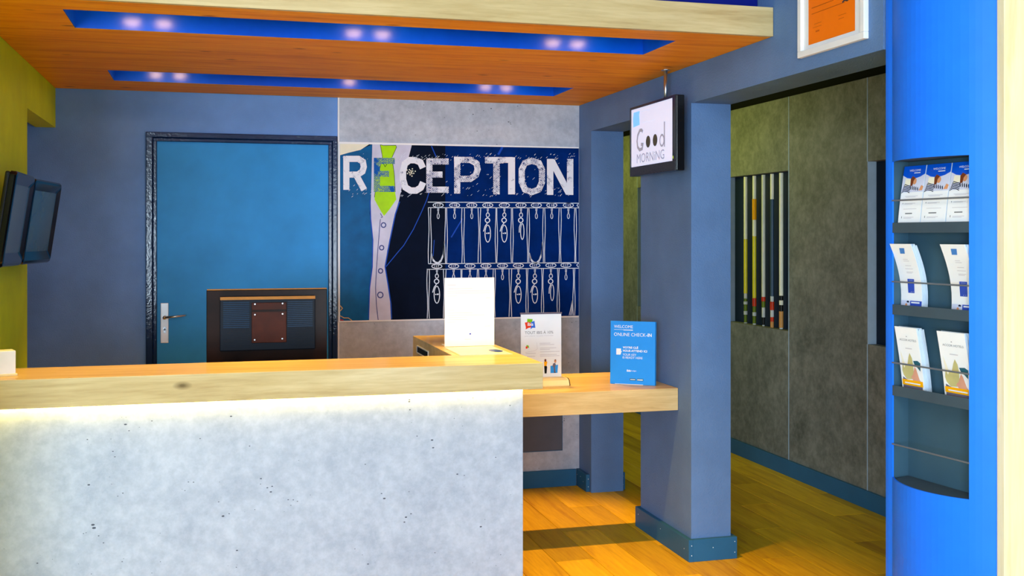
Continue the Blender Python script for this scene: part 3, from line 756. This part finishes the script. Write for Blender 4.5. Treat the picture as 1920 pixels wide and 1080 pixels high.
# ------------------------------------------------------------------ television hung from the canopy
TX, TY0, TY1, TZ0, TZ1 = 2.030, 4.575, 5.135, 1.800, 2.146
tv = thing('television', 'flat screen television showing Good Morning, hung by a pole from the canopy', 'television', (2.055, 4.80, TZ0))
ftv = lambda a, b, lift=0.: Vector((TX - lift, TY1 - a, TZ0 + b))           # a runs from the far edge to the near one
B('tv_casing', (TX + .002, TX + .042, TY0, TY1, TZ0, TZ1), M['black'], tv, .004)
W_, H_ = TY1 - TY0, TZ1 - TZ0
B('tv_bezel', [(TX - .004, TX + .003, TY0, TY1, TZ0, TZ0 + .046), (TX - .004, TX + .003, TY0, TY1, TZ1 - .012, TZ1), (TX - .004, TX + .003, TY1 - .012, TY1, TZ0 + .046, TZ1 - .012), (TX - .004, TX + .003, TY0, TY0 + .034, TZ0 + .046, TZ1 - .012)], M['black'], tv, .001)
bm = bmesh.new(); prect(bm, ftv, .012, .046, W_ - .034, H_ - .012, .0005); finish('tv_screen', bm, M['tvscreen'], tv)
I('screen_logo', lambda b: poly(b, ftv, [(.040, .245), (.125, .250), (.118, .300), (.125, .318), (.045, .318), (.036, .29)], .0012), glow('screen_blue', (110, 176, 246), .7), tv)
sg = glow('screen_grey', (150, 152, 170), .35)
I('screen_letter', lambda b: ribbon(b, ftv, [(.165, .212), (.150, .222), (.125, .222), (.100, .200), (.090, .172), (.098, .142), (.125, .126), (.158, .130), (.165, .150), (.140, .152)], .016, .0012), sg, tv)
I('screen_letter', lambda b: (ribbon(b, ftv, ell_pts(.400, .150, .024, .026), .010, .0012, True), ribbon(b, ftv, [(.430, .118), (.430, .235)], .013, .0012)), sg, tv)
sd = glow('screen_olive', (62, 58, 40), .25)
for e_ in (.232, .318): I('screen_eye', lambda b: pell(b, ftv, e_, .158, .028, .029, .0012), sd, tv)
text('screen_letters', 'MORNiNG', ftv, .088, .062, .34, .045, sg, tv, lift=.0012)
I('screen_print', lambda b: (prect(b, ftv, .16, .255, .31, .258, .0012), prect(b, ftv, .14, .312, .36, .3145, .0012)), glow('screen_faint', (190, 196, 214), .6), tv)
I('power_light', lambda b: prect(b, lambda a, c, l=0.: Vector((TX - .0042 - l, TY1 - a, TZ0 + c)), W_ - .026, .055, W_ - .022, .068), glow('power_green', (190, 220, 60), 1.0), tv)
C('hanging_pole', (2.065, 4.775, TZ1 - .03), (2.065, 4.775, ZC0 - .0035), .0085, M['steel'], tv, smooth=True)
C('ceiling_flange', (2.065, 4.775, ZC0 - .0035), (2.065, 4.775, ZC0 - .0005), .022, M['steel'], tv)

# ------------------------------------------------------------------ framed orange certificate on the beam
ce = thing('framed_certificate', 'white framed orange certificate high on the grey beam', 'picture', (XR - .01, 3.43, 2.165))
fc = lambda a, b, lift=0.: Vector((XR - .0075 - lift, 3.649 - a, 2.166 + b))
B('picture_frame', [(XR - .02, XR - .0005, 3.216, 3.649, 2.166, 2.190), (XR - .02, XR - .0005, 3.216, 3.649, 2.665, 2.689), (XR - .02, XR - .0005, 3.216, 3.240, 2.190, 2.665), (XR - .02, XR - .0005, 3.625, 3.649, 2.190, 2.665)], M['white'], ce, .002)
B('passepartout', (XR - .007, XR - .0006, 3.24, 3.625, 2.19, 2.665), M['white'], ce)
I('certificate_sheet', lambda b: prect(b, fc, .060, .040, .362, .46, .0004), M['orange'], ce)
def ctext(b):
    for (y, a, c, h_) in ((.300, .09, .33, .003), (.286, .09, .30, .003), (.262, .09, .33, .003), (.240, .095, .20, .002), (.2285, .10, .19, .002), (.203, .11, .30, .002), (.172, .082, .23, .0026), (.150, .082, .30, .0024), (.110, .26, .31, .0015), (.098, .26, .295, .0015), (.110, .10, .15, .0015), (.098, .09, .15, .0015), (.082, .11, .135, .006)):
        prect(b, fc, a, y - h_ / 2, c, y + h_ / 2, .0008)
I('certificate_lines', ctext, plain('orange_ink', (196, 92, 10), .6), ce)
I('certificate_handwriting', lambda b: (ribbon(b, fc, [(.205, .178), (.22, .184), (.24, .180), (.265, .186), (.28, .182)], .006, .001), ribbon(b, fc, [(.285, .152), (.30, .158), (.315, .153), (.335, .158)], .007, .001), ribbon(b, fc, [(.19, .206), (.21, .210)], .004, .001)), M['ink_dark'], ce)

# ------------------------------------------------------------------ two monitors on the olive wall
def wall_monitor(label, p, yaw, w_, h_, tilt):
    """p: lower near corner of the screen face; local x runs into the room's depth, local -y faces the room"""
    t = thing('wall_monitor', label, 'monitor', p, math.pi / 2 + yaw, 'monitors on the olive wall')
    c, s = math.cos(tilt), math.sin(tilt)
    R_ = Matrix(((1, 0, 0, 0), (0, c, -s, 0), (0, s, c, 0), (0, 0, 0, 1)))
    def bb(name, dims, mat, bev=0):
        bm = bmesh.new()
        for d in (dims if isinstance(dims, list) else [dims]): box(bm, *d, bev)
        bmesh.ops.transform(bm, matrix=R_, verts=bm.verts)
        return finish(name, bm, mat, t, world=False)
    e, g_, tp, bt = .05, .05, .05, .055
    bm = bmesh.new(); loops = []
    def rr(x0, x1, z0, z1, y, rad):
        pts = []
        for cx_, cz_, a0 in ((x1 - rad, z1 - rad, 0), (x0 + rad, z1 - rad, 90), (x0 + rad, z0 + rad, 180), (x1 - rad, z0 + rad, 270)):
            for k in range(5):
                an = math.radians(a0 + k * 22.5); pts.append(bm.verts.new((cx_ + rad * math.cos(an), y, cz_ + rad * math.sin(an))))
        return pts
    for q in ((0, w_, 0, h_, .012, .022), (0, w_, 0, h_, -.004, .022), (.006, w_ - .006, .006, h_ - .006, -.010, .018), (.016, w_ - .016, .016, h_ - .016, -.012, .012), (e, w_ - g_, bt, h_ - tp, .0, .004), (e, w_ - g_, bt, h_ - tp, .004, .004)):
        loops.append(rr(*q))
    for p_, q_ in zip(loops, loops[1:]):
        n_ = len(p_)
        for i in range(n_): bm.faces.new((p_[i], p_[(i + 1) % n_], q_[(i + 1) % n_], q_[i]))
    bmesh.ops.transform(bm, matrix=R_, verts=bm.verts)
    finish('bezel', bm, M['bezel'], t, world=False)
    bb('screen', (e - .003, w_ - g_ + .003, -.002, .008, bt - .003, h_ - tp + .003), M['screen'])
    bb('rear_shell', (.004, w_ - .004, .0125, .030, .004, h_ - .004), M['black'], .006)
    bb('bracket', [(w_ / 2 - .04, w_ / 2 + .04, .0302, .036, h_ / 2 - .04, h_ / 2 + .04)], M['black_soft'])
    return t
m1 = wall_monitor('dark glossy monitor on the olive wall, the nearer one cut by the picture edge', (-.758, 4.33, 1.385), math.radians(0), .44, .36, math.radians(8.5))
m2 = wall_monitor('dark glossy monitor on the olive wall, the farther one beside the grey wall', (-.760, 4.79, 1.385), math.radians(-6), .45, .355, math.radians(8.5))
for t, y in ((m1, 4.55), (m2, 5.0)):
    B('wall_arm', (XL + .0005, -.778, y - .03, y + .03, 1.53, 1.59), M['black_soft'], t, .003)

# ------------------------------------------------------------------ cue sticks in the niches
def cue(y, label, segs, r=.0125, x=XC + .028):
    t = thing('cue_stick', label, 'cue', (x, y, .905), group='cue sticks in the corridor niches')
    for (z0, z1, mat, rr, nm) in segs:
        C(nm, (x, y, z0 + .0006), (x, y, z1), r * rr, M[mat], t, n=14, smooth=False)
cue(6.738, 'pale yellow cue stick with white rings, first in the niche from the pillar', [(.906, .912, 'cuewhite', .9, 'tip'), (.912, .965, 'cuegreen', .8, 'band'), (.965, .99, 'cuewhite', 1.05, 'band'), (.99, 1.035, 'cuegreen', .9, 'band'), (1.035, 1.055, 'cuewhite', 1.1, 'band'), (1.055, 1.075, 'cuegreen', .9, 'band'), (1.075, 1.11, 'cuewhite', .9, 'band'), (1.11, 1.48, 'yel', 1, 'shaft'), (1.48, 1.905, 'ivory', 1, 'upper_shaft')])
cue(6.613, 'yellow cue stick with a red band, second from the pillar', [(.906, .915, 'cuewhite', .9, 'tip'), (.915, .965, 'cuegreen', .9, 'band'), (.965, .99, 'cuewhite', 1.05, 'band'), (.99, 1.03, 'cuegreen', .9, 'band'), (1.03, 1.085, 'cuered', 1.1, 'band'), (1.085, 1.50, 'yel', 1, 'shaft'), (1.50, 1.61, 'ivory', 1.05, 'shaft'), (1.61, 1.75, 'amber', 1.15, 'upper_shaft'), (1.75, 1.905, 'ivory', 1, 'upper_shaft')])
cue(6.488, 'pale grey cue stick with a red and green handle, middle one of the niche', [(.906, .915, 'cuewhite', .6, 'tip'), (.915, .965, 'cuedark', .7, 'handle'), (.965, 1.03, 'cuewhite', .9, 'band'), (1.03, 1.07, 'cuegreen', .95, 'band'), (1.07, 1.10, 'cuered', 1.05, 'band'), (1.10, 1.905, 'cuegrey', 1, 'shaft')])
cue(6.373, 'dark slate cue stick with a red band and pale top, fourth from the pillar', [(.906, .945, 'cuetan', .9, 'handle'), (.945, .975, 'cuered', .9, 'band'), (.975, 1.02, 'cuewhite', .95, 'band'), (1.02, 1.075, 'cuered', 1.1, 'band'), (1.075, 1.11, 'cuewhite', .9, 'band'), (1.11, 1.74, 'cueblue', .9, 'shaft'), (1.74, 1.905, 'ivory', .95, 'upper_shaft')])
cue(6.255, 'ivory cue stick with a tan handle, last in the niche from the pillar', [(.906, .915, 'cuewhite', .9, 'tip'), (.915, 1.02, 'cuetan', 1.1, 'handle'), (1.02, 1.06, 'cuedark', .9, 'band'), (1.06, 1.09, 'ivory', 1.05, 'band'), (1.09, 1.12, 'cuedark', .9, 'band'), (1.12, 1.905, 'ivory', 1.05, 'shaft')])
cue(5.105, 'yellow cue stick in the second niche, half hidden by the blue column', [(.906, 1.06, 'yel', .8, 'handle'), (1.06, 1.09, 'cuewhite', 1.1, 'band'), (1.09, 1.21, 'yel', .9, 'shaft'), (1.21, 1.27, 'cuewhite', 1.1, 'band'), (1.27, 1.60, 'yel', 1, 'shaft'), (1.60, 1.905, 'cuegreen', 1, 'upper_shaft')])

# ------------------------------------------------------------------ blue brochure column
TO = (2.13, 3.086, 0); TR = math.atan2(-.9936, .1128)
tw = thing('brochure_column', 'tall glossy blue rounded column with a grey leaflet rack cut into it', 'display stand', TO, TR)
cxl, cyl_, RR = .164, .227, .282
def arc(x): return cyl_ - math.sqrt(max(RR * RR - (x - cxl) ** 2, 0))
y_off = arc(0)
ax = lambda x: arc(x) - y_off
XO = .328
TH = 2.94
profL = [(-.036, .005), (-.02, .0015), (0, 0)]
profM = [(XO * i / 16, ax(XO * i / 16)) for i in range(17)]
profR = [(XO + .0565 * i / 4, ax(XO + .0565 * i / 4)) for i in range(5)]
def wallstrip(bm, prof, z0, z1, th=.006):
    out = [(x, y) for x, y in prof]
    inn = []
    for i, (x, y) in enumerate(prof):
        a = Vector(prof[max(i - 1, 0)]); b = Vector(prof[min(i + 1, len(prof) - 1)]); d = (b - a).normalized()
        inn.append((x - d.y * th, y + d.x * th))
    prism(bm, out + inn[::-1], z0, z1)
bm = bmesh.new()
for pr, z0, z1 in ((profL, 0, TH), (profM, 0, .717), (profM, 1.742, TH), (profR, 0, TH)): wallstrip(bm, pr, z0, z1)
e0 = profL[0]; e1 = profR[-1]
for pr in ([(e0[0], e0[1]), (-.02, .20), (-.014, .20), (e0[0] + .006, e0[1] + .006)], [(-.02, .20), (.37, .20), (.37, .205), (-.02, .205)], [(.37, .20), (e1[0], e1[1]), (e1[0] - .005, e1[1] + .004), (.364, .20)]):
    prism(bm, pr, 0, TH)
shell = finish('column_shell', bm, M['blue'], tw, world=False)
DB = .066
B('rack_back', (-.002, XO + .002, DB, DB + .004, .712, 1.746), M['rack'], tw, world=False)
B('rack_side', (-.006, -.0005, .004, DB, .712, 1.746), M['rack'], tw, world=False)
B('rack_side', (XO + .0005, XO + .006, .008, DB, .712, 1.746), M['rack'], tw, world=False)
def plate(name, z0, z1, mat):
    bm = bmesh.new(); prism(bm, [(x, y + .0065) for x, y in profM[1:-1]] + [(XO - .001, DB - .001), (.001, DB - .001)], z0, z1); return finish(name, bm, mat, tw, world=False)
plate('rack_floor', .707, .7165, M['rack_dark']); plate('rack_ceiling', 1.7425, 1.75, M['rack_dark'])
for zl in (1.511, 1.246, .983):
    B('tray', [(.001, XO - .001, .0, .003, zl, zl + .033), (.001, XO - .001, .003, DB - .001, zl, zl + .003)], M['rack_dark'], tw, world=False)
for zr in (1.616, 1.3525, 1.0895, .825):
    C('rod', (-.001, .001, zr), (XO + .001, .001, zr), .0028, M['rod'], tw, n=10, world=False)

def leaflet_frame(x0, w_, z0, h_, yf, skew=0.):
    """drawing frame on a bent leaflet front (s,t in 0..1), written in world metres"""
    def f(s, t, lift=0.):
        return WM[tw] @ Vector((x0 + s * w_ + skew * t, yf(t) - lift, z0 + t * h_))
    return f
def leaflet(name, label, cat, x0, w_, z0, h_, yf, th, group, skew=0.):
    loc = WM[tw] @ Vector((x0 + w_ / 2, yf(0) + th / 2, z0))
    t = thing(name, label, cat, loc, TR, group)
    f = leaflet_frame(x0, w_, z0, h_, yf, skew)
    bm = bmesh.new(); n = 12; rows = []
    for i in range(n + 1):
        k = i / n
        rows.append([bm.verts.new(f(a, k, l)) for a, l in ((0, 0), (1, 0), (1, -.0008), (0, -.0008))])
    for i in range(n):
        for j in range(4): bm.faces.new((rows[i][j], rows[i][(j + 1) % 4], rows[i + 1][(j + 1) % 4], rows[i + 1][j]))
    bm.faces.new(rows[0][::-1]); bm.faces.new(rows[-1])
    finish('front_leaflet', bm, M['paper'], t)
    if th > .003:
        nl = 6
        for q in range(nl):                                       # pages behind, slightly fanned
            bm = bmesh.new(); rows = []
            l0 = -.0012 - (th - .0012) * q / nl; l1 = -.0012 - (th - .0012) * (q + .86) / nl; dx = .012 * math.sin(q * 2.3 + x0 * 31) ; dz = -.004 * ((q * 5) % 3) / h_
            for i in range(n + 1):
                k = max(i / n * (1 + dz), 0)
                rows.append([bm.verts.new(f(a + dx * a, k, l)) for a, l in ((0.005, l0), (1, l0), (1, l1), (.005, l1))])
            for i in range(n):
                for j in range(4): bm.faces.new((rows[i][j], rows[i][(j + 1) % 4], rows[i + 1][(j + 1) % 4], rows[i + 1][j]))
            bm.faces.new(rows[0][::-1]); bm.faces.new(rows[-1])
            finish('leaflet_bundle', bm, M['paper_edge'], t)
    return t, f
# top tray: three stacks with a portrait cover
yt = lambda t: .011 + .030 * t ** 1.4
for i, (x0, w_, nm) in enumerate(((.012, .098, 'left'), (.114, .104, 'middle'), (.222, .103, 'right'))):
    t, f = leaflet('leaflet_stack', 'white leaflets with a striped shirt portrait, %s stack of the top tray' % nm, 'leaflets', x0, w_, 1.5145, .212, yt, .014, 'leaflets in the blue column')
    I('cover_header', lambda b: (prect(b, f, .0, .86, 1, 1, .0004, 2), poly(b, f, [(0, .86), (.2, .82), (.5, .80), (.8, .83), (1, .87)], .0004)), M['royal'], t, 'blue cover header')
    text('cover_title', 'WELCOME', f, .28, .915, .5, .03, M['white'], t, lift=.0009)
    I('cover_title_line', lambda b: prect(b, f, .5, .885, .78, .897, .0009), M['white'], t)
    I('portrait_ground', lambda b: poly(b, f, [(0, .60), (1, .60), (1, .87), (.8, .83), (.5, .80), (.2, .82), (0, .86)], .0005), M['lilac'], t)
    I('portrait_cup', lambda b: poly(b, f, [(.12, .69), (.42, .72), (.44, .80), (.14, .81)], .0007), M['p_skin'], t)
    def stripes(b):
        for k in range(5):
            y = .605 + k * .025
            ribbon(b, f, [(.02 + k * .02, y - .012), (.14, y + .018), (.28, y + .010 - k * .003), (.40, y - .014)], .0125, .0008)
        for k in range(5):
            s_ = .40 + k * .085; ribbon(b, f, [(s_, .700 - k * .008), (s_ + .03, .640 - k * .005)], .036, .0008)
    I('portrait_shirt', stripes, M['stripe'], t, 'striped shirt of the printed woman')
    I('portrait_face', lambda b: pell(b, f, .57, .765, .09, .05, .0009), M['skin'], t)
    I('portrait_hair', lambda b: poly(b, f, [(.38, .80), (.46, .845), (.60, .815), (.52, .77), (.50, .70), (.40, .69)], .001), M['hair'], t)
    I('portrait_hand', lambda b: poly(b, f, [(.80, .62), (.96, .62), (1, .68), (.90, .70)], .0008), M['skin'], t)
    I('cover_button', lambda b: (prect(b, f, .30, .470, .62, .487), prect(b, f, .30, .268, .62, .285)), M['ink'], t)
    I('cover_text', lambda b: [prect(b, f, a, y - .004, c, y + .004) for (y, a, c) in ((.54, .2, .8), (.525, .26, .7), (.43, .22, .72), (.42, .22, .6), (.345, .2, .8), (.22, .24, .7), (.205, .24, .6))], M['ink_faint'], t)
    I('cover_mark', lambda b: (prect(b, f, .14, .42, .165, .44), prect(b, f, .14, .205, .165, .235)), M['ink'], t)
    I('cover_emblem', lambda b: prect(b, f, .44, .035, .58, .075), M['indigo'], t, 'small blue emblem')
# second tray: two floppy stacks
y2 = lambda t: .030 - .040 * t ** 1.7 + .012 * math.sin(math.pi * t)
for (x0, w_, nm) in ((.003, .094, 'left'), (.224, .098, 'right')):
    t, f = leaflet('leaflet_stack', 'white leaflets with blue badges, bent forward, %s stack of the second tray' % nm, 'leaflets', x0, w_, 1.2495, .226, y2, .026, 'leaflets in the blue column', -.004)
    I('cover_emblem', lambda b: poly(b, f, [(.36, .86), (.58, .86), (.64, .94), (.40, .94)], .0006), plain('badge_blue', (70, 130, 206), .4), t, 'blue wavy emblem')
    I('cover_text', lambda b: [prect(b, f, a, y - .004, c, y + .004) for (y, a, c) in ((.78, .4, .62), (.755, .4, .66), (.69, .42, .7), (.645, .38, .74), (.60, .4, .72), (.585, .4, .66))], M['ink_faint'], t)
    I('cover_badge', lambda b: poly(b, f, [(.36, .30), (.66, .30), (.70, .50), (.38, .50)], .0006), M['indigo'], t, 'blue square badge')
    I('badge_print', lambda b: (prect(b, f, .43, .47, .64, .483, .0009), prect(b, f, .45, .425, .6, .44, .0009), ribbon(b, f, [(.46, .34), (.50, .36), (.54, .335), (.50, .32)], .02, .0009), ribbon(b, f, [(.56, .35), (.62, .36), (.64, .33), (.58, .325)], .02, .0009)), M['white'], t)
    I('photo_strip', lambda b: poly(b, f, [(.02, 0.0), (.45, 0.0), (.45, .19), (.02, .19)], .0005), M['lilac'], t)
    I('photo_strip_blue', lambda b: poly(b, f, [(.45, 0.0), (1, 0.0), (1, .19), (.45, .19)], .0005), M['indigo'], t, 'blue footer')
    I('footer_print', lambda b: (prect(b, f, .5, .155, .9, .175, .0009), prect(b, f, .6, .105, .78, .14, .0009)), M['white'], t)
    I('photo_figure', lambda b: (pell(b, f, .34, .165, .06, .022, .0008), poly(b, f, [(.18, .10), (.34, .12), (.42, .09), (.40, .0), (.14, .0)], .0008)), M['stripe'], t)
    I('photo_face', lambda b: pell(b, f, .27, .125, .05, .025, .0011), M['skin'], t)
# third tray: two stacks with a food photo
y3 = lambda t: .026 - .026 * t ** 1.5
for (x0, w_, nm) in ((.020, .098, 'left'), (.206, .112, 'right')):
    t, f = leaflet('leaflet_stack', 'white leaflets with fruit photo and orange tab, %s stack of the third tray' % nm, 'leaflets', x0, w_, .9865, .222, y3, .032, 'leaflets in the blue column', -.010)
    text('cover_title', 'ACCOR HOTELS', f, .15, .80, .76, .03, M['ink'], t, lift=.0008)
    I('cover_mark', lambda b: poly(b, f, [(.46, .86), (.52, .86), (.49, .875)]), M['ink'], t)
    I('cover_text', lambda b: prect(b, f, .36, .685, .66, .70), M['ink_faint'], t)
    I('photo_pear', lambda b: poly(b, f, [(.08, .36), (.12, .30), (.26, .24), (.50, .25), (.60, .34), (.62, .46), (.60, .56), (.52, .63), (.44, .56), (.36, .46), (.22, .47), (.12, .46)], .0006), M['pear'], t, 'pale fruit')
    I('photo_feather', lambda b: poly(b, f, [(.10, .66), (.18, .56), (.26, .45), (.20, .40), (.12, .48)], .0007), M['p_skin'], t)
    I('photo_rind', lambda b: (poly(b, f, [(.46, .28), (.56, .32), (.68, .44), (.74, .40), (.84, .26), (.92, .22), (.94, .17), (.74, .17), (.58, .22)], .0008)), M['pink'], t, 'pink fruit slice')
    I('photo_leaf', lambda b: (poly(b, f, [(.64, .52), (.84, .53), (.96, .50), (.92, .38), (.80, .43), (.70, .45)], .0007)), M['teal'], t, 'dark leaf')
    I('photo_table', lambda b: poly(b, f, [(.06, .05), (.96, .05), (.94, .17), (.74, .17), (.58, .22), (.30, .23), (.08, .27)], .0005), M['mauve'], t)
    I('cover_tab', lambda b: prect(b, f, .04, .155, .98, .235, .0010), M['amber'], t, 'orange tab')
    I('cover_tab_print', lambda b: prect(b, f, .16, .180, .86, .198, .0013), M['white'], t)
